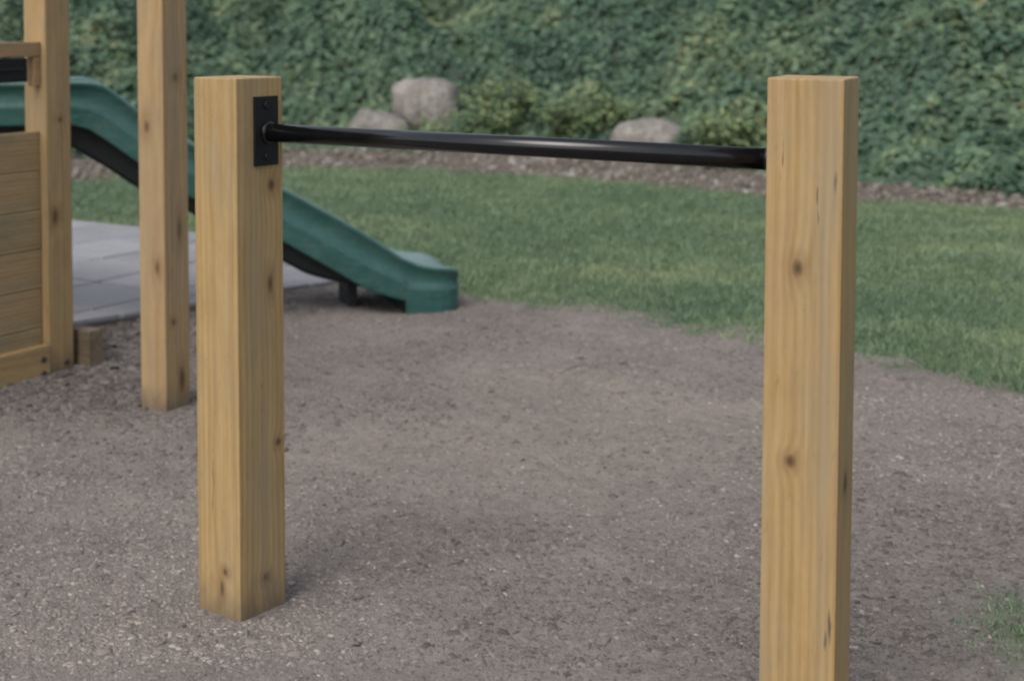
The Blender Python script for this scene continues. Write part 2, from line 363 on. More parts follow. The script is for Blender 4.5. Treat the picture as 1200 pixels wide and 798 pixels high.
def ground_z(x, y):
    m = mulch_amount(x, y)
    lump = (fbm(x * 1.3, y * 1.3, 21) - 0.5) * 0.06 + (fbm(x * 9, y * 9, 23, 3) - 0.5) * 0.022
    tuss = (fbm(x * 2.5, y * 2.5, 31) - 0.5) * 0.05 + 0.012
    z = m * (lump - 0.03 * worn(x, y)) + (1 - m) * tuss
    for (q_, w_) in _posts:
        d = np.maximum(np.abs((x - q_[0]) * N2[0] + (y - q_[1]) * N2[1]), np.abs((x - q_[0]) * N1[0] + (y - q_[1]) * N1[1])) - w_ / 2
        z = z * (1 - np.exp(-(np.clip(d, 0, None) / 0.22) ** 2)) + 0.005 * np.exp(-np.clip(d, 0, None) / 0.05) * (0.2 + 1.6 * fbm(x * 16, y * 16, 105, 3))
    z = z - smooth01(0.42 - np.hypot(x - _sf[0], y - _sf[1]), 0.0, 0.25) * np.maximum(z + 0.004, 0)
    return z * smooth01(30.0 - np.hypot(x, y), 0, 10)

_posts += [(on_z(282, 732)[:2] - (N1 + N2)[:2] * 0.07, 0.14), (on_z(195, 484)[:2] - (N1 + N2)[:2] * 0.059, 0.118), (on_z(59, 439)[:2] - (N1 + N2)[:2] * 0.059, 0.118)]
# ------------------------------------------------------------------ ground: one sheet to the horizon
def axis(*spans):
    out = []
    for a, b, n in spans: out.append(np.linspace(a, b, n, endpoint=False))
    return np.unique(np.concatenate(out + [np.array([spans[-1][1]])]))
gx = axis((-300, -20, 8), (-20, -6, 14), (-6, -2.6, 40), (-2.6, 2.6, 230), (2.6, 6, 40), (6, 20, 14), (20, 300, 8))
gy = axis((-60, -2, 6), (-2, 2.2, 16), (2.2, 7.6, 230), (7.6, 15, 110), (15, 25, 10), (25, 400, 10))
X, Y = np.meshgrid(gx, gy); Z = ground_z(X, Y)
nx, ny = len(gx), len(gy)
q = (np.arange(ny - 1)[:, None] * nx + np.arange(nx - 1)[None, :]).ravel()
me = np_mesh('ground', np.stack([X, Y, Z], -1).reshape(-1, 3), np.full(len(q), 4), np.stack([q, q + 1, q + 1 + nx, q + nx], -1).ravel(),
             {'mulch': mulch_amount(X, Y).ravel(), 'gravel': gravel_amount(X, Y).ravel(), 'worn': worn(X, Y).ravel()}, smooth=True)
ground = tag(link('ground', me, M_GROUND), kind='structure')

# the planted bank behind the lawn
def bank_z(x, y):
    t = y - np.interp(x, BASE_BANK[:, 0], BASE_BANK[:, 1])
    t2 = t + (fbm(x * 1.1, y * 1.1, 41) - 0.5) * 0.9
    z = np.where(t2 < 8, 0.52 * t2, 8 * 0.52 + 0.1 * (t2 - 8)) - 0.10
    return z + smooth01(t, 0.2, 1.2) * ((fbm(x * 1.6, y * 1.6, 43) - 0.5) * 0.75 + (fbm(x * 4, y * 4, 45) - 0.5) * 0.42)
bx_ = axis((-60, -9, 20), (-9, 9, 180), (9, 60, 20)); by_ = axis((9.2, 20, 130), (20, 90, 20))
X, Y = np.meshgrid(bx_, by_); Z = bank_z(X, Y); Z = np.where(Z < -0.25, -0.25, Z)
nx, ny = len(bx_), len(by_); q = (np.arange(ny - 1)[:, None] * nx + np.arange(nx - 1)[None, :]).ravel()
bank = tag(link('bank', np_mesh('bank', np.stack([X, Y, Z], -1).reshape(-1, 3), np.full(len(q), 4), np.stack([q, q + 1, q + 1 + nx, q + nx], -1).ravel(), smooth=True), M_BANK), kind='structure')

# ------------------------------------------------------------------ patio of square pavers

# front edge runs from the tower to pat_org; the lawn edge runs along N2
far_dir = N2[:2]; A_ = np.array([pu[:2], -far_dir]).T
st = np.linalg.solve(A_, PC_far[:2] - PC_near[:2]); corner = PC_near[:2] + pu[:2] * st[0]
ang_u = math.atan2(N2[1], N2[0])
patio = empty('patio', (corner[0], corner[1], 0.0), ang_u); tag(patio, kind='structure')
# local x along N2 (negative = away to the left), local y = -N1 side; tiles kept when their centre lies behind the front edge
c, s = math.cos(ang_u), math.sin(ang_u)
PAV = 0.50
bed_bm = bmesh.new()
pl = lambda x, y: Vector((x, y, 0.0))
fe = np.array([c * pu[0] + s * pu[1], -s * pu[0] + c * pu[1]])      # front edge direction in local axes
CUT = 0.22
poly = [(-CUT, -0.02), (-6.0, -0.02), (-6.0, -5.2), (-fe[0] * 5.2 / abs(fe[1]) if fe[1] > 0 else 0, -5.2), (-CUT, -CUT * fe[1] / fe[0])]
pv = [bed_bm.verts.new((x, y, zz)) for zz in (-0.10, 0.018) for (x, y) in poly]
bed_bm.faces.new(pv[5:]); bed_bm.faces.new(pv[:5][::-1])
for i in range(5): bed_bm.faces.new((pv[i], pv[(i + 1) % 5], pv[5 + (i + 1) % 5], pv[5 + i]))
bmesh.ops.recalc_face_normals(bed_bm, faces=bed_bm.faces)
me = bpy.data.meshes.new('paving_bed'); bed_bm.to_mesh(me); bed_bm.free()
link('paving_bed', me, M_JOINT, patio)
slope = fe[1] / fe[0]
def cut_tile(x0, x1, y0, y1):                 # a paver clipped to the front edge line y > slope*x
    P = [(x0, y0), (x1, y0), (x1, y1), (x0, y1)]; out = []
    f = lambda p: p[1] - slope * p[0] if fe[0] * fe[1] > 0 or True else 0
    inside = lambda p: (fe[0] * p[1] - fe[1] * p[0]) * side > 0
    for i in range(4):
        a, b = P[i], P[(i + 1) % 4]; ia, ib = inside(a), inside(b)
        if ia: out.append(a)
        if ia != ib:
            va = fe[0] * a[1] - fe[1] * a[0]; vb = fe[0] * b[1] - fe[1] * b[0]; tt = va / (va - vb)
            out.append((a[0] + (b[0] - a[0]) * tt, a[1] + (b[1] - a[1]) * tt))
    return out
_t = np.array([-1.0, -0.3]); side = 1 if (fe[0] * _t[1] - fe[1] * _t[0]) > 0 else -1
for i in range(11):
    for j in range(10):
        x1, y1 = -CUT - i * PAV, -j * PAV; g = 0.010
        P = cut_tile(x1 - PAV + g, x1 - g, y1 - PAV + g, y1 - g)
        if len(P) < 3: continue
        cx, cy = sum(p[0] for p in P) / len(P), sum(p[1] for p in P) / len(P)
        ar = abs(sum(P[k][0] * P[(k + 1) % len(P)][1] - P[(k + 1) % len(P)][0] * P[k][1] for k in range(len(P)))) / 2
        if ar < 0.012: continue
        wx, wy = corner[0] + c * cx - s * cy, corner[1] + s * cx + c * cy
        ppx, ppy = project(np.array([wx, wy, 0.04]))
        if not (-160 < ppx < 620): continue
        bm = bmesh.new(); dz = random.uniform(-0.003, 0.003)
        lo = [bm.verts.new((x - cx, y - cy, -0.035)) for x, y in P]; hi = [bm.verts.new((x - cx, y - cy, 0.005 + dz)) for x, y in P]
        n = len(P); top = bm.faces.new(hi); bm.faces.new(lo[::-1])
        for k in range(n): bm.faces.new((lo[k], lo[(k + 1) % n], hi[(k + 1) % n], hi[k]))
        bmesh.ops.recalc_face_normals(bm, faces=bm.faces)
        bmesh.ops.bevel(bm, geom=list(top.edges), offset=0.005, segments=1, affect='EDGES')
        me = bpy.data.meshes.new('paver'); bm.to_mesh(me); bm.free()
        link('paver', me, M_PAVER, patio, (cx, cy, 0.035))

# ------------------------------------------------------------------ the exercise bar: two posts and a black bar
W = 0.14
def rz_for(n2ang): return -n2ang               # local +x = right face normal, local -y = front face normal
angA, angB = math.radians(37), math.radians(24)
fcA = on_z(282, 732)[:2]
def axes(a): return np.array([math.cos(a), -math.sin(a)]), np.array([-math.sin(a), -math.cos(a)])
n2A, n1A = axes(angA); cA = fcA - (n1A + n2A) * W / 2
dA = cA[1]
n2B, n1B = axes(angB)
fcB = at_depth(985, 92, 0.785 * dA)[:2]; cB = fcB - (n1B + n2B) * W / 2
hA = at_depth(279, 92.5, fcA[1])[2]; hB = at_depth(990, 93, fcB[1])[2]
print('A', cA, hA, 'B', cB, hB)
rig = empty('exercise_bar', (*(cA + cB) / 2, 0))
tag(rig, 'black steel pull-up bar held between two square pale pine posts', 'exercise bar')
def rel(p, z): return (p[0] - rig.location.x, p[1] - rig.location.y, z)
h = W / 2
def zA(py): return at_depth(279, py, fcA[1])[2]
def zB(py): return at_depth(990, py, fcB[1])[2]
kA = [(h, -h + 0.70 * W, zA(340), 0.006, 0.016), (h, -h + 0.74 * W, zA(222), 0.008, 0.010), (0.3 * h, -h, zA(676), 0.006, 0.007), (0.15 * h, -h, zA(697), 0.005, 0.014),
      (h, 0.05 * W, zA(688), 0.007, 0.008), (h, 0.35 * W, zA(532), 0.006, 0.006), (-h, 0.2 * h, 0.7, 0.012, 0.014)]
kB = [(-h + 0.44 * W, -h, zB(318), 0.007, 0.011), (-h + 0.38 * W, -h, zB(547), 0.007, 0.008), (h, 0.0, 0.5, 0.01, 0.014), (-h + 0.30 * W, -h, zB(905), 0.007, 0.01)]
chB = [(-h + 0.86 * W + 0.006, -h, zB(215), 0.0028, 0.020), (-h + 0.68 * W, -h, zB(240), 0.0016, 0.05), (-h + 0.92 * W, -h, zB(735), 0.003, 0.03), (-h + 0.87 * W, -h, zB(752), 0.003, 0.018), (-h + 0.22 * W, -h, zB(190), 0.0013, 0.035)]
mA = wood('pine_post_bar_left', 1.3, PALE, DARK, 0.55, kA, [(h, -h + 0.5 * W, zA(480), 0.0014, 0.10), (-0.25 * h, -h, zA(590), 0.0012, 0.12)], pith=(-0.02, 0.11), dirt=True, stains=[(h, -0.1 * W, 0.70, 0.03, 0.5), (h, 0.1 * W, 0.2, 0.035, 0.2)])
mB = wood('pine_post_bar_right', 4.1, (0.350, 0.245, 0.112), (0.250, 0.160, 0.064), 0.5, kB, chB, pith=(0.12, -0.02), dirt=True, stains=[(-h + 0.83 * W, -h, 0.45, 0.015, 0.62), (-h + 0.80 * W, -h, 1.02, 0.020, 0.18)])
postA = link('post', box_mesh('post', W, W, hA + 0.35, 0.0035, -0.35), mA, rig, rel(cA, 0), (0, 0, rz_for(angA)))
postB = link('post', box_mesh('post', W, W, hB + 0.35, 0.0035, -0.35), mB, rig, rel(cB, 0), (0, 0.006, rz_for(angB)))
# the bar from A's right face to B's left face
def faceA(px, py): return on_vplane(px, py, np.array([*(cA + n2A * h), 0]), n2A)
barA = faceA(312.5, 155.5)
# end on B: on its left face, level with the start
zbar = barA[2]
barB = np.array([*(cB - n2B * (h - 0.001) + n1B * 0.004), 0]); 
pxb = project(np.array([*barB[:2], zbar]))
zb = at_depth(895, 187, barB[1])[2]
print('bar', barA, 'zb', zb, 'B end px', pxb)
R_BAR = 0.0205
o3 = np.array([rig.location.x, rig.location.y, 0])
pA3 = np.array([*(barA[:2] + n2A * 0.004), zbar]) - o3; pB3 = np.array([*barB[:2], zb]) - o3
bar = link('bar', tube_mesh('bar', pA3, pB3, R_BAR, 40), M_BLACK, rig)
ax = (pB3 - pA3) / np.linalg.norm(pB3 - pA3)
link('weld_collar', tube_mesh('weld_collar', pA3 - ax * 0.001, pA3 + ax * 0.009, R_BAR + 0.0045, 32, 0.003), M_BLACK, bar)
link('weld_collar', tube_mesh('weld_collar', pB3 - ax * 0.009, pB3 + ax * 0.001, R_BAR + 0.0045, 32, 0.003), M_BLACK, bar)
plc = faceA(310.5, 153.5)
me = box_mesh('wall_plate', 0.006, 0.072, 0.156, 0.0018, -0.078)
pa = link('mounting_plate', me, M_PLATE, rig, tuple(np.array([*(plc[:2] + n2A * 0.003), plc[2]]) - o3), (0, 0, rz_for(angA)))
pb = link('mounting_plate', me.copy(), M_PLATE, rig, tuple(np.array([*(cB - n2B * (h - 0.0035)), zb]) - o3), (0, 0.006, rz_for(angB)))
bolt_me = tube_mesh('bolt', (-0.001, 0, 0), (0.0045, 0, 0), 0.0085, 6)
for pz in (-0.058, 0.058):
    link('bolt', bolt_me, M_PLATE, pa, (0.003, 0, pz)); link('bolt', bolt_me, M_PLATE, pb, (-0.0065, 0, pz))

# ------------------------------------------------------------------ lone tall post between the bar and the tower
W2 = 0.118
n2C, n1C = axes(TH)
fcC = on_z(195, 484)[:2]; cC = fcC - (n1C + n2C) * W2 / 2
h2 = W2 / 2
def zC(py): return at_depth(195, py, fcC[1])[2]
mC = wood('pine_tall_post', 7.7, (0.345, 0.240, 0.124), (0.235, 0.152, 0.070), 0.5,
          [(h2, 0.0, zC(92), 0.009, 0.012), (h2, 0.2 * h2, zC(272), 0.008, 0.03), (0.4 * h2, -h2, zC(315), 0.008, 0.018), (h2, -0.3 * h2, zC(380), 0.007, 0.008), (-0.3 * h2, -h2, zC(150), 0.009, 0.016), (h2, 0.3 * h2, 0.1, 0.01, 0.03)],
          [(h2, -0.4 * h2, 0.6, 0.002, 0.3)], pith=(0.03, -0.10), dirt=True, stains=[(h2, -0.1 * W2, 1.0, 0.025, 0.8), (-0.3 * h2, -h2, 0.5, 0.015, 0.4)])
tp = empty('timber_post', (*cC, 0)); tag(tp, 'tall square pine post in the bark, standing alone between bar and wooden tower', 'post')
link('shaft', box_mesh('post', W2, W2, 2.55 + 0.35, 0.004, -0.35), mC, tp, (0, 0, 0), (0, 0, rz_for(TH)))

# ------------------------------------------------------------------ play tower corner: post, board wall, rail
fcD = on_z(59, 439)[:2]; cD = fcD - (n1C + n2C) * W2 / 2
tower = empty('play_tower', (*cD, 0), rz_for(TH))       # local x = N2, local -y = N1
tag(tower, 'pine play tower corner with horizontal board wall, post and top rail', 'play tower')
def zD(py): return at_depth(50, py, cD[1])[2]
mD = wood('pine_tower_post', 11.2, (0.345, 0.242, 0.118), (0.225, 0.150, 0.066), 0.45, [(h2, 0.1 * h2, zD(140), 0.006, 0.006), (h2, -0.4 * h2, 0.6, 0.01, 0.02)], [(h2, 0.2 * h2, 0.9, 0.0016, 0.25)], pith=(-0.09, 0.02), dirt=True)
link('post', box_mesh('post', W2, W2, 2.5 + 0.35, 0.004, -0.35), mD, tower)
boards = [wood('pine_board_%s' % k, 13 + i * 2.9, p_, d_, g_, [(0.011, ky, kz, 0.012, 0.012)], along='y', pith=(0.1, 0.3), tone=0.78) for i, (k, p_, d_, g_, ky, kz) in enumerate([
    ('warm', (0.43, 0.31, 0.16), (0.27, 0.18, 0.085), 0.6, -0.13, 0.09), ('olive', (0.36, 0.275, 0.145), (0.22, 0.16, 0.08), 0.7, -0.5, 0.05), ('plain', (0.40, 0.29, 0.15), (0.25, 0.17, 0.085), 0.6, -0.8, 0.1)])]
wall_x = 0.012                                  # wall plane set back from the post's right face
L = 1.35
board_me = None
z_top = zD(152)
zb0, k = 0.03, 0
hb = (z_top - zb0) / 6
for k in range(6):
    me = box_mesh('board', 0.022, L, hb - 0.0015, 0.004, 0.0)
    link('board', me, boards[(k * 2 + 1) % 3 if k != 2 else 0], tower, (wall_x + random.uniform(-0.0015, 0.0015), -h2 - L / 2 - 0.002, zb0 + k * hb))
me = box_mesh('kick_board', 0.040, L, zD(396) - 0.005, 0.005, 0.0)
kb = link('kick_board', me, wood('pine_kick_board', 23, (0.33, 0.225, 0.105), (0.22, 0.14, 0.062), 0.35, along='y', pith=(0.1, 0.02)), tower, (wall_x + 0.033, -h2 - L / 2 - 0.002, 0.0))
bh = tube_mesh('bolt', (-0.004, 0, 0), (0.006, 0, 0), 0.011, 12)
for zz in (zD(413), zD(429)): link('bolt', bh, M_BOLT, kb, (0.020, L / 2 - 0.035, zz))
link('bolt', bh, M_BOLT, tower, (h2, 0.35 * h2, zD(423)))
rail_m = wood('pine_rail', 31, (0.33, 0.225, 0.12), (0.22, 0.14, 0.068), 0.3, along='y', pith=(0.2, 0.03))
link('top_rail', box_mesh('rail', 0.045, L, zD(49) - zD(66), 0.004), rail_m, tower, (wall_x, -h2 - L / 2 - 0.002, zD(66)))
link('cleat', box_mesh('cleat', 0.038, 0.030, zD(62) - zD(96) - 0.002, 0.003), rail_m, tower, (wall_x + 0.002, -h2 - 0.017, zD(66) - (zD(62) - zD(96)) + 0.0))
zlo, zhi = zD(95), zD(67.5)
br = link('black_bracket', box_mesh('bracket', 0.034, L - 0.04, zhi - zlo, 0.005, 0.0), M_PLATE, tower, (wall_x - 0.003, -h2 - L / 2 - 0.036, zlo))
link('bracket_ridge', box_mesh('bracket_ridge', 0.010, L - 0.10, 0.010, 0.003, 0.0), M_BLACK, br, (0.021, 0.0, (zhi - zlo) * 0.48))
# stub of the base beam that shows behind the post, and the deck that carries the slide's head
bs = on_z(97, 431); bl = bs - np.array([*cD, 0]); cth, sth = math.cos(TH), math.sin(TH)
blx, bly = bl[0] * n2C[0] + bl[1] * n2C[1], -(bl[0] * n1C[0] + bl[1] * n1C[1])
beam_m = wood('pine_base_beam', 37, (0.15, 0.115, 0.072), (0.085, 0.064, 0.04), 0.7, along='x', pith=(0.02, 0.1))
beam_h = at_depth(97, 388, bs[1])[2]
bl_len = 0.9
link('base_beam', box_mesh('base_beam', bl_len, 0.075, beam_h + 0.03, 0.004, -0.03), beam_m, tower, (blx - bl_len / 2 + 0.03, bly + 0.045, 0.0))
deck_m = wood('pine_deck', 41, (0.40, 0.29, 0.16), (0.25, 0.17, 0.09), 0.6, along='x', pith=(0.1, 0.3))
for k in range(9):
    link('deck_board', box_mesh('deck_board', 1.9, 0.135, 0.028, 0.003), deck_m, tower, (-1.02, -h2 - 1.3 + k * 0.14, 0.74))
for k in range(5):
    link('deck_board', box_mesh('deck_board', 1.0, 0.135, 0.028, 0.003), deck_m, tower, (-1.50, h2 + 0.02 + k * 0.14, 0.74))
for jx in (-1.2, -1.9): link('deck_joist', box_mesh('deck_joist', 0.045, 2.0, 0.09, 0.003), deck_m, tower, (jx, -0.25, 0.648))
for jx, jy in ((-1.2, 0.6), (-1.9, 0.6), (-1.9, -1.2), (-1.2, -1.2)): link('deck_post', box_mesh('deck_post', 0.09, 0.09, 0.648, 0.003), deck_m, tower, (jx, jy, 0.0))

# ------------------------------------------------------------------ the green slide
SL = math.radians(20)                           # runs right and away from the viewer
sdir = np.array([math.cos(SL), math.sin(SL), 0]); sn = np.array([-math.sin(SL), math.cos(SL), 0])   # sn points to its far side
foot = on_z(480, 367)
def slide_pt(px, py):
    p = on_vplane(px, py, foot, sn); return float(np.dot(p - foot, sdir)), float(p[2])
rimP = [(-40, 97), (40, 96), (84, 95), (105, 95), (120, 98), (140, 112), (163, 130), (190, 147), (220, 165), (270, 191), (335, 222), (368, 240), (400, 257), (430, 275), (455, 291), (472, 302), (490, 309), (510, 312), (530, 312), (542, 312)]
skP = [(-40, 149), (40, 148), (84, 147), (105, 152), (135, 172), (163, 192), (220, 230), (270, 254), (335, 285), (368, 304), (400, 322), (425, 337), (450, 346), (473, 352)]
rim = np.array([slide_pt(*p) for p in rimP]); skt = np.array([slide_pt(*p) for p in skP])
def smooth_interp(P):
    ss = np.linspace(P[0, 0], P[-1, 0], 400); zz = np.interp(ss, P[:, 0], P[:, 1])
    kx = np.hanning(11); kx /= kx.sum(); zp = np.pad(zz, 5, mode='edge'); return ss, np.convolve(zp, kx, 'valid')
rs, rz_ = smooth_interp(rim); ks, kz_ = smooth_interp(skt)
s_step = slide_pt(475, 352)[0]; s_end = slide_pt(542, 330)[0]
s0 = rim[0, 0]
slide = empty('slide', (foot[0], foot[1], 0.0), SL)
tag(slide, 'wavy dark green plastic slide coming down beside the play tower', 'slide')
HWd = 0.22                                     # half width of the chute
ss = np.concatenate([np.linspace(s0, s_step - 0.002, 70), [s_step + 0.003], np.linspace(s_step + 0.02, s_end - 0.125, 5), s_end - 0.12 + 0.12 * np.sin(np.linspace(0.1, math.pi / 2, 14))])
V = []; F = []
def section(sv):
    r = float(np.interp(sv, rs, rz_)); k = float(np.interp(sv, ks, kz_)) if sv < s_step else -0.01
    e = max(0.0, (sv - (s_end - 0.12)) / 0.12); rnd = math.sqrt(max(0.0, 1 - e * e)) if e > 0 else 1.0
    wallh = 0.135 * float(1 - smooth01(np.array(sv), slide_pt(400, 300)[0], slide_pt(505, 300)[0])) + 0.016
    bed = r - wallh
    if e > 0: bed -= 0.05 * (1 - rnd)
    hw = HWd * (0.62 + 0.38 * rnd); mid = (0.45 * r + 0.55 * max(k, 0.02))
    rr = r - (0.045 * (1 - rnd) if e > 0 else 0.0)
    # half profile from the chute's middle to the outer lower edge (x outward)
    top = [(0.0, bed), (0.10, bed + 0.002), (hw - 0.075, bed + 0.006), (hw - 0.045, bed + 0.022 * min(1, wallh / 0.06)), (hw - 0.034, bed + 0.55 * (rr - bed)), (hw - 0.030, rr - 0.010), (hw - 0.022, rr - 0.002), (hw - 0.008, rr), (hw + 0.012, rr - 0.003), (hw + 0.020, rr - 0.014),
           (hw + 0.010, rr - 0.026), (hw + 0.001, rr * 0.5 + mid * 0.5), (hw + 0.002, mid + 0.012), (hw + 0.013, mid), (hw + 0.013, mid - 0.014), (hw + 0.008, k + 0.035 if k > 0 else mid * 0.35), (hw + 0.012, k + 0.008), (hw + 0.010, k), (hw - 0.004, k), (hw - 0.010, k + 0.02 if sv < s_step else k + 0.006)]
    under = bed - 0.02 if sv < s_step else k + 0.012
    top += [(hw - 0.014, max(k + 0.03, under * 0.6 + k * 0.4) if sv < s_step else k + 0.012), (hw - 0.05, under), (0.0, under)]
    return top
prof = [section(v) for v in ss]; NP = len(prof[0])
for sv, pr in zip(ss, prof):
    full = [(-x, z) for x, z in pr[::-1]][0:0]
    ring = [(x, z) for x, z in pr] + [(-x, z) for x, z in pr[::-1][1:-1]]
    for x, z in ring: V.append((sv, -x + HWd, z))       # local -y is the viewer's side; near outer wall at y = 0
RN = 2 * NP - 2
for i in range(len(ss) - 1):
    for j in range(RN):
        a = i * RN + j; b = i * RN + (j + 1) % RN
        F.append((a, b, b + RN, a + RN))
F.append(tuple(range(RN))[::-1]); F.append(tuple((len(ss) - 1) * RN + j for j in range(RN)))
me = bpy.data.meshes.new('chute'); me.from_pydata(V, [], F); me.update()
bm = bmesh.new(); bm.from_mesh(me); bmesh.ops.recalc_face_normals(bm, faces=bm.faces); bm.to_mesh(me); bm.free()
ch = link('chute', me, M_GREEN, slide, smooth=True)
# deep stiffening rib under the chute in painted shade, ending in a short foot
belP = [(-40, 172), (60, 172), (84, 173), (125, 197), (163, 222), (220, 248), (280, 280), (335, 309), (360, 322), (385, 329), (410, 333), (424, 338)]
ybel = 0.07
belW = on_vplane
bp = np.array([(lambda p: (float(np.dot(p - foot, sdir)), float(p[2])))(on_vplane(px, py, foot + sn * ybel, sn)) for px, py in belP])
bss, bzz = smooth_interp(bp)
V = []; F = []; sl_ = np.linspace(bss[0] + 0.02, bss[-1], 50)
for sv in sl_:
    zb_ = float(np.interp(sv, bss, bzz)); zt_ = float(np.interp(sv, rs, rz_)) - 0.165
    zb_ = min(zb_, zt_ - 0.02)
    for y, z in ((ybel - 0.02, zt_), (ybel - 0.005, zb_ + 0.02), (ybel + 0.02, zb_), (0.31, zb_), (0.335, zb_ + 0.02), (0.35, zt_)): V.append((sv, y, z))
for i in range(len(sl_) - 1):
    for j in range(6): F.append((i * 6 + j, i * 6 + (j + 1) % 6, i * 6 + 6 + (j + 1) % 6, i * 6 + 6 + j))
F.append(tuple(range(6))[::-1]); F.append(tuple((len(sl_) - 1) * 6 + j for j in range(6)))
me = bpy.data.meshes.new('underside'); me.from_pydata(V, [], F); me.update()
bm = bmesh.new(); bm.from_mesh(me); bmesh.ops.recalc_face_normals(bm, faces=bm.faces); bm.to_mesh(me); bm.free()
link('underside_rib', me, M_UNDERSHADE, slide)
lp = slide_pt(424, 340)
link('support_foot', box_mesh('support_foot', 0.045, 0.20, max(0.12, lp[1] + 0.06), 0.006, -0.02), M_UNDERSHADE, slide, (lp[0], 0.27, 0.0))

# ------------------------------------------------------------------ boulders at the foot of the bank
def boulder(px0, px1, py0, py1, yoff, label, seed, power=0.6, ncut=14):
    cx = (px0 + px1) / 2; base = np.interp(on_z(cx, 185)[0], BASE_BANK[:, 0], BASE_BANK[:, 1]); Yc = base + yoff
    pl_, pr_ = at_depth(px0, py1, Yc), at_depth(px1, py1, Yc); tp_ = at_depth(cx, py0, Yc)
    w_, h_ = pr_[0] - pl_[0], tp_[2] - pl_[2]
    bm = bmesh.new(); bmesh.ops.create_icosphere(bm, subdivisions=4, radius=1.0); rs_ = np.random.default_rng(seed)
    P = np.array([v.co for v in bm.verts]); P = np.sign(P) * np.abs(P) ** power; cuts = [(d / np.linalg.norm(d), rs_.uniform(0.66, 0.95)) for d in rs_.normal(size=(ncut, 3))]
    for d, k in cuts:
        over = P @ d - k; P = P - np.clip(over, 0, None)[:, None] * d * 0.97
    P *= 1 + 0.10 * (fbm(P[:, 0] * 3 + seed, P[:, 1] * 3 + P[:, 2] * 2.3, seed)[:, None] - 0.5) + 0.10 * (fbm(P[:, 0] * 9, P[:, 2] * 9 + P[:, 1] * 7, seed + 3)[:, None] - 0.5) + 0.05 * (fbm(P[:, 0] * 21, P[:, 2] * 21 + P[:, 1] * 17, seed + 5)[:, None] - 0.5)
    ext = P.max(0) - P.min(0)
    P = (P - (P.max(0) + P.min(0)) / 2) / ext * 2
    zbury = 0.25
    for v, p in zip(bm.verts, P): v.co = (p[0] * w_ / 2, p[1] * w_ * 0.42, (p[2] + 1) / 2 * (h_ + zbury) - zbury)
    me = bpy.data.meshes.new('boulder'); bm.to_mesh(me); bm.free()
    o = link('boulder', me, M_ROCK, loc=((pl_[0] + pr_[0]) / 2, Yc, pl_[2]), smooth=True)
    tag(o, label, 'boulder', 'boulders at the foot of the bank')
    return (pl_[0] + pr_[0]) / 2, Yc, w_ / 2, w_ * 0.42, tp_[2]
ROCKS = [boulder(460, 541, 92, 142, 0.85, 'tall blocky grey boulder rising highest out of the ivy', 5),
         boulder(402, 482, 126, 160, 0.45, 'low pale flat boulder beside the tall blocky boulder', 8),
         boulder(713, 806, 139, 178, 0.40, 'rounded grey boulder just above the black bar, apart from the other two', 21, 0.8, 4),]

# ------------------------------------------------------------------ ivy covering the bank
ivyV = np.array([(0, -0.10, 0), (0.42, -0.02, 0.05), (0.50, 0.40, 0.02), (0.22, 0.52, 0.03), (0, 1.0, -0.06), (-0.22, 0.52, 0.03), (-0.50, 0.40, 0.02), (-0.42, -0.02, 0.05), (0, 0.42, -0.07)]) - np.array([0, 0.4, 0])
ivyF = [(0, 1, 8), (1, 2, 3, 8), (3, 4, 8), (4, 5, 8), (5, 6, 7, 8), (7, 0, 8)]
def bank_normal(x, y, e=0.12):
    return (bank_z(x + e, y) - bank_z(x - e, y)) / (2 * e), (bank_z(x, y + e) - bank_z(x, y - e)) / (2 * e)
def scatter_ivy(n):
    x = rng.uniform(-10.5, 8.0, n); base = np.interp(x, BASE_BANK[:, 0], BASE_BANK[:, 1]); t = -0.22 + 6.2 * rng.random(n) ** 1.25; y = base + t
    px, py = project(np.stack([x, y, bank_z(x, y)], -1)); ok = (px > -700) & (px < 1500) & (py > -130)
    # ragged lower edge and open spots
    ok &= (t + (fbm(x * 2.2, y * 2.2, 61) - 0.45) * 0.7) > 0
    for (rx, ry, ra, rb2, rzt) in ROCKS:
        ok &= ~((((x - rx) / (ra * 1.0)) ** 2 + ((y - ry) / (rb2 * 1.15)) ** 2) < 1)
    x, y, t = x[ok], y[ok], t[ok]; n = len(x)
    clump = fbm(x * 2.6, y * 2.6, 63); puff = fbm(x * 4.5, y * 4.5, 65)
    lift = rng.random(n) ** 0.7 * (0.07 + 0.26 * np.clip(puff - 0.25, 0, 1)) * smooth01(t, -0.3, 0.4)
    z = bank_z(x, y) + lift + 0.01; z = np.maximum(z, 0.02)
    gxn, gyn = bank_normal(x, y)
    # leaves face up and out of the slope
    nrm = np.stack([-gxn * 0.6, -gyn * 0.6 - 0.35, np.ones(n)], -1) + rng.normal(0, 0.42, (n, 3)); nrm /= np.linalg.norm(nrm, axis=1)[:, None]
    tip = np.stack([rng.normal(0, 0.8, n), -0.8 + rng.normal(0, 0.6, n), -0.4 + rng.normal(0, 0.4, n)], -1); tip -= nrm * (tip * nrm).sum(1)[:, None]; tip /= np.linalg.norm(tip, axis=1)[:, None]
    sd = np.cross(tip, nrm); sz = rng.uniform(0.042, 0.088, n) * (0.85 + 0.3 * puff)
    M = np.stack([sd, tip, nrm], -1) * sz[:, None, None]
    rnd = np.clip(0.36 + 1.1 * (clump - 0.47) + 0.7 * (fbm(x * 0.9, y * 0.9, 67) - 0.5) + rng.normal(0, 0.17, n), 0, 0.97); rnd[rng.random(n) < 0.0015] = 1.0
    val = np.clip(rng.random(n) * 0.55 + 0.8 * (puff - 0.5) + 0.25, 0, 1)
    return M, np.stack([x, y, z], -1), {'rnd': rnd, 'val': val}
M_, T_, at_ = scatter_ivy(165000)
V, sz, ix, at = replicate(ivyV, ivyF, M_, T_, at_)
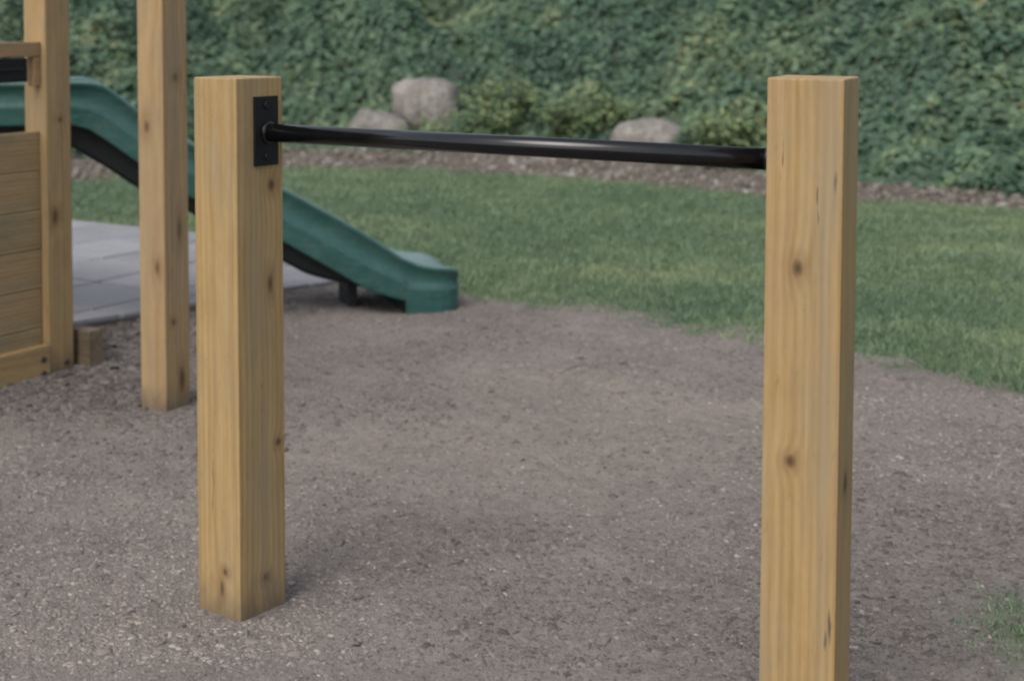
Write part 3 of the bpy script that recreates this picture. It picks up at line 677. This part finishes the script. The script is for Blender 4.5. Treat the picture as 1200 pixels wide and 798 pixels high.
ivy = link('ivy', np_mesh('ivy', V, sz, ix, at), M_IVY)
tag(ivy, 'dense dark green ivy leaves covering the whole bank', 'ivy', kind='stuff'); print('ivy', len(T_))

# ------------------------------------------------------------------ low yellow-green shrubs at the foot of the bank
leafV = np.array([(0, 0, 0), (0.26, 0.35, 0.04), (0.2, 0.75, 0.0), (0, 1.0, -0.06), (-0.2, 0.75, 0.0), (-0.26, 0.35, 0.04), (0, 0.5, -0.05)])
leafF = [(0, 1, 6), (1, 2, 6), (2, 3, 6), (3, 4, 6), (4, 5, 6), (5, 0, 6)]
def shrub(pxc, pyb, Yoff, wpx, hpx, label, seed, n):
    rg = np.random.default_rng(seed)
    X0 = on_z(pxc, 185)[0]; base = np.interp(X0, BASE_BANK[:, 0], BASE_BANK[:, 1]); Y0 = base + Yoff
    P = at_depth(pxc, pyb, Y0); rx = wpx / 2 * Y0 / F_PX; rz2 = hpx * Y0 / F_PX; z0 = max(float(bank_z(P[0], Y0)), 0.0)
    root = empty('shrub', (P[0], Y0, z0)); tag(root, label, 'shrub', 'low shrubs at the foot of the bank')
    ns = 26; tips = []
    bm = bmesh.new()
    for i in range(ns):
        a = rg.uniform(0, 2 * math.pi); rr = math.sqrt(rg.random()); hgt = rz2 * (1 - 0.55 * rr * rr) * rg.uniform(0.7, 1.05)
        tip = np.array([math.cos(a) * rr * rx, math.sin(a) * rr * rx * 0.7, hgt]); tips.append(tip)
        prev = None
        for k in range(4):
            f = k / 3; c_ = Vector((tip[0] * f ** 0.8, tip[1] * f ** 0.8, -0.06 + (tip[2] + 0.04) * f)); rad = 0.006 * (1 - 0.7 * f)
            ring = [bm.verts.new(c_ + Vector((math.cos(q_) * rad, math.sin(q_) * rad, 0))) for q_ in (0, 2.09, 4.19)]
            if prev:
                for j in range(3): bm.faces.new((prev[j], prev[(j + 1) % 3], ring[(j + 1) % 3], ring[j]))
            prev = ring
    me = bpy.data.meshes.new('stems'); bm.to_mesh(me); bm.free(); link('stems', me, M_STEM, root)
    tips = np.array(tips); w = rg.integers(0, ns, n); f = rg.uniform(0.35, 1.05, n)
    T = np.stack([tips[w, 0] * f ** 0.8, tips[w, 1] * f ** 0.8, tips[w, 2] * f], -1) + rg.normal(0, 0.05, (n, 3)); T[:, 2] = np.abs(T[:, 2])
    out = T / np.maximum(np.linalg.norm(T, axis=1), 1e-3)[:, None]
    nrm = out * 0.5 + np.array([0, -0.25, 0.8]) + rg.normal(0, 0.45, (n, 3)); nrm /= np.linalg.norm(nrm, axis=1)[:, None]
    tp_ = out + rg.normal(0, 0.6, (n, 3)); tp_ -= nrm * (tp_ * nrm).sum(1)[:, None]; tp_ /= np.linalg.norm(tp_, axis=1)[:, None]
    M = np.stack([np.cross(tp_, nrm), tp_, nrm], -1) * rg.uniform(0.045, 0.085, n)[:, None, None]
    rn = np.clip(0.33 + rg.normal(0, 0.22, n) + 0.25 * (T[:, 2] / rz2 - 0.5), 0, 1); V, sz, ix, at = replicate(leafV, leafF, M, T, {'rnd': rn, 'val': rg.random(n)})
    link('foliage', np_mesh('foliage', V, sz, ix, at), M_SHRUB, root)
shrub(588, 172, 0.45, 130, 62, 'yellow-green low shrub on the right of the tall blocky boulder', 3, 1500)
shrub(690, 176, 0.45, 110, 52, 'yellow-green low shrub on the left of the rounded grey boulder', 4, 1200)
shrub(850, 188, 0.40, 110, 66, 'yellow-green low shrub on the right of the rounded grey boulder', 6, 1300)
shrub(500, 168, 0.12, 105, 36, 'small yellow-green shrub in front of the tall blocky boulder', 9, 800)

# ------------------------------------------------------------------ stones of the bed between lawn and ivy
def pebbleV(seed):
    bm = bmesh.new(); bmesh.ops.create_icosphere(bm, subdivisions=1, radius=0.5); rr = np.random.default_rng(seed)
    P = np.array([v.co for v in bm.verts]) * (1 + rr.normal(0, 0.13, (len(bm.verts), 1))); F_ = [tuple(v.index for v in f.verts) for f in bm.faces]; bm.free(); return P, F_
n = 9000
x = rng.uniform(-5.5, 5.5, n); e0 = np.interp(x, EDGE_LAWN[:, 0], EDGE_LAWN[:, 1]); e1 = np.interp(x, BASE_BANK[:, 0], BASE_BANK[:, 1])
y = e0 - 0.12 + (e1 - e0 + 0.5) * rng.random(n); px, py = project(np.stack([x, y, 0 * x], -1)); ok = (px > -120) & (px < 1320) & (rng.random(n) < 0.35 + gravel_amount(x, y)) ; x, y = x[ok], y[ok]; n = len(x)
szs = np.exp(rng.normal(math.log(0.028), 0.5, n)).clip(0.012, 0.10)
M = rand_rot(n, 0.3) * szs[:, None, None] * np.stack([rng.uniform(0.8, 1.3, n), rng.uniform(0.7, 1.1, n), rng.uniform(0.4, 0.8, n)], -1)[:, None, :]
P_, F_ = pebbleV(2)
V, sz, ix, at = replicate(P_, F_, M, np.stack([x, y, np.maximum(ground_z(x, y), bank_z(x, y)) + szs * 0.15], -1), {'rnd': np.clip(0.4 + 0.5 * (fbm(x * 3, y * 3, 77) - 0.5) + rng.normal(0, 0.22, n), 0, 1)})
gv = link('gravel', np_mesh('gravel', V, sz, ix, at), M_GRAVEL); tag(gv, 'pale grey gravel and stones between the lawn and the ivy', 'gravel', kind='stuff')

# ------------------------------------------------------------------ bark chips on the play area
chipV = np.array([(-0.5, -0.5, -0.5), (0.5, -0.4, -0.5), (0.42, 0.5, -0.5), (-0.46, 0.4, -0.5), (-0.4, -0.36, 0.5), (0.36, -0.3, 0.38), (0.3, 0.38, 0.5), (-0.34, 0.3, 0.42)])
chipF = [(4, 5, 6, 7), (0, 1, 5, 4), (1, 2, 6, 5), (2, 3, 7, 6), (3, 0, 4, 7)]
def scatter_chips(n):
    py = 800 - (800 - 330) * rng.random(n) ** 1.0; px = rng.uniform(-90, 1290, n)
    D = HC / (np.tan(np.arctan((py - HORIZ) / F_PX))) ; x = (px - 600) / F_PX * D; y = D + rng.normal(0, 0.05, n)
    x = np.concatenate([x, rng.uniform(-2.6, 2.4, n // 2)]); y = np.concatenate([y, rng.uniform(2.5, 7.4, n // 2)])
    m = mulch_amount(x, y); ok = (rng.random(len(x)) < m ** 1.5) & (patio_uv(x, y)[1] * np.where(x < corner[0] + 0.4, 1, 0) < 0.05)
    for (cc, ww) in ((cA, W), (cB, W), (cC, W2), (cD, W2)): ok &= np.hypot(x - cc[0], y - cc[1]) > ww * 0.66
    x, y = x[ok], y[ok]; n = len(x)
    dens = fbm(x * 3.2, y * 3.2, 83); keep = rng.random(n) < (0.35 + 1.1 * dens) * (1 - 0.6 * worn(x, y)) * (0.72 + 0.28 * smooth01(y, 3.3, 4.3)); x, y = x[keep], y[keep]; n = len(x)
    ln = np.exp(rng.normal(math.log(0.009), 0.5, n)).clip(0.005, 0.045) * (1 + 1.1 * smooth01(-x, 1.0, 1.5) * smooth01(y, 4.6, 5.4)) * (0.82 + 0.18 * smooth01(y, 3.2, 4.6)); tw = rng.random(n) < 0.008; ln = np.where(tw, ln * 3.5, ln).clip(0.005, 0.08); wd = np.where(tw, 0.004, ln * rng.uniform(0.25, 0.8, n)); th = np.where(tw, 0.004, ln * rng.uniform(0.10, 0.28, n))
    M = rand_rot(n, 0.2) * np.stack([ln, wd, th], -1)[:, None, :]
    z = ground_z(x, y) + th * 0.25
    rn = np.clip(0.42 + 1.1 * (fbm(x * 1.6, y * 1.6, 85) - 0.5) - 0.38 * smooth01(-x, 0.9, 1.5) * smooth01(y, 4.6, 5.4) + rng.normal(0, 0.24, n), 0, 0.95); lt = (rng.random(n) < 0.006) & (ln < 0.013); rn[lt] = 1.0
    return M, np.stack([x, y, z], -1), {'rnd': np.where(ln > 0.02, np.minimum(rn, 0.6), rn)}
M_, T_, at_ = scatter_chips(95000)
V, sz, ix, at = replicate(chipV, chipF, M_, T_, at_); print('chips', len(T_))
bc = link('bark_chips', np_mesh('bark_chips', V, sz, ix, at), M_CHIP); tag(bc, 'grey-brown bark chips covering the play area ground', 'bark chips', kind='stuff')

# ------------------------------------------------------------------ lawn grass
bladeV = np.array([(-0.5, 0, 0), (0.5, 0, 0), (0.42, 0.10, 0.55), (-0.42, 0.10, 0.55), (0.0, 0.42, 1.0)])
bladeF = [(0, 1, 2, 3), (3, 2, 4)]
def scatter_grass(n):
    u = rng.random(n); y = 3.0 * (13.6 / 3.0) ** u; x = rng.uniform(-0.40, 0.40, n) * y
    k = n // 3; x = np.concatenate([x, rng.uniform(-4.6, 4.6, k)]); y = np.concatenate([y, rng.uniform(5.0, 13.4, k)])
    m = mulch_amount(x, y); g = gravel_amount(x, y)
    ok = (rng.random(len(x)) > m ** 0.7 + 0.0) & (rng.random(len(x)) > g) & (m < 0.97)
    lx = (x - corner[0]) * c + (y - corner[1]) * s; ly = -(x - corner[0]) * s + (y - corner[1]) * c
    ok &= ~((lx < 0.02) & (ly < 0.03) & (patio_uv(x, y)[1] > -0.15))
    x, y, m = x[ok], y[ok], m[ok]; n = len(x)
    patch = fbm(x * 1.2, y * 1.2, 91); tuft = fbm(x * 6, y * 6, 93)
    keep = rng.random(n) < 0.45 + 0.9 * tuft; x, y, m, patch, tuft = x[keep], y[keep], m[keep], patch[keep], tuft[keep]; n = len(x)
    hh = rng.uniform(0.018, 0.042, n) * (0.7 + 0.7 * tuft) * (1 - 0.35 * m) * (0.6 + 0.4 * smooth01(y, 3.6, 4.6)); ww = 0.0035 * (1 + np.clip(y - 4, 0, 9) * 0.16)
    M = rand_rot(n, 0.32) * np.stack([ww * rng.uniform(0.7, 1.4, n), hh * rng.uniform(0.4, 1.6, n), hh], -1)[:, None, :]
    rn = np.clip(0.42 + 1.1 * (patch - 0.5) + 0.5 * (fbm(x * 4.2, y * 4.2, 95) - 0.5) + rng.normal(0, 0.19, n), 0, 0.97); rn[rng.random(n) < 0.012] = 1.0
    return M, np.stack([x, y, ground_z(x, y) - 0.004], -1), {'rnd': rn, 'val': np.clip(0.5 * tuft + 0.5 * rng.random(n), 0, 1)}
M_, T_, at_ = scatter_grass(300000)
V, sz, ix, at = replicate(bladeV, bladeF, M_, T_, at_); print('grass', len(T_))
gr = link('lawn_grass', np_mesh('lawn_grass', V, sz, ix, at), M_GRASS); tag(gr, 'short green lawn grass between the bark area and the ivy bank', 'grass', kind='stuff')
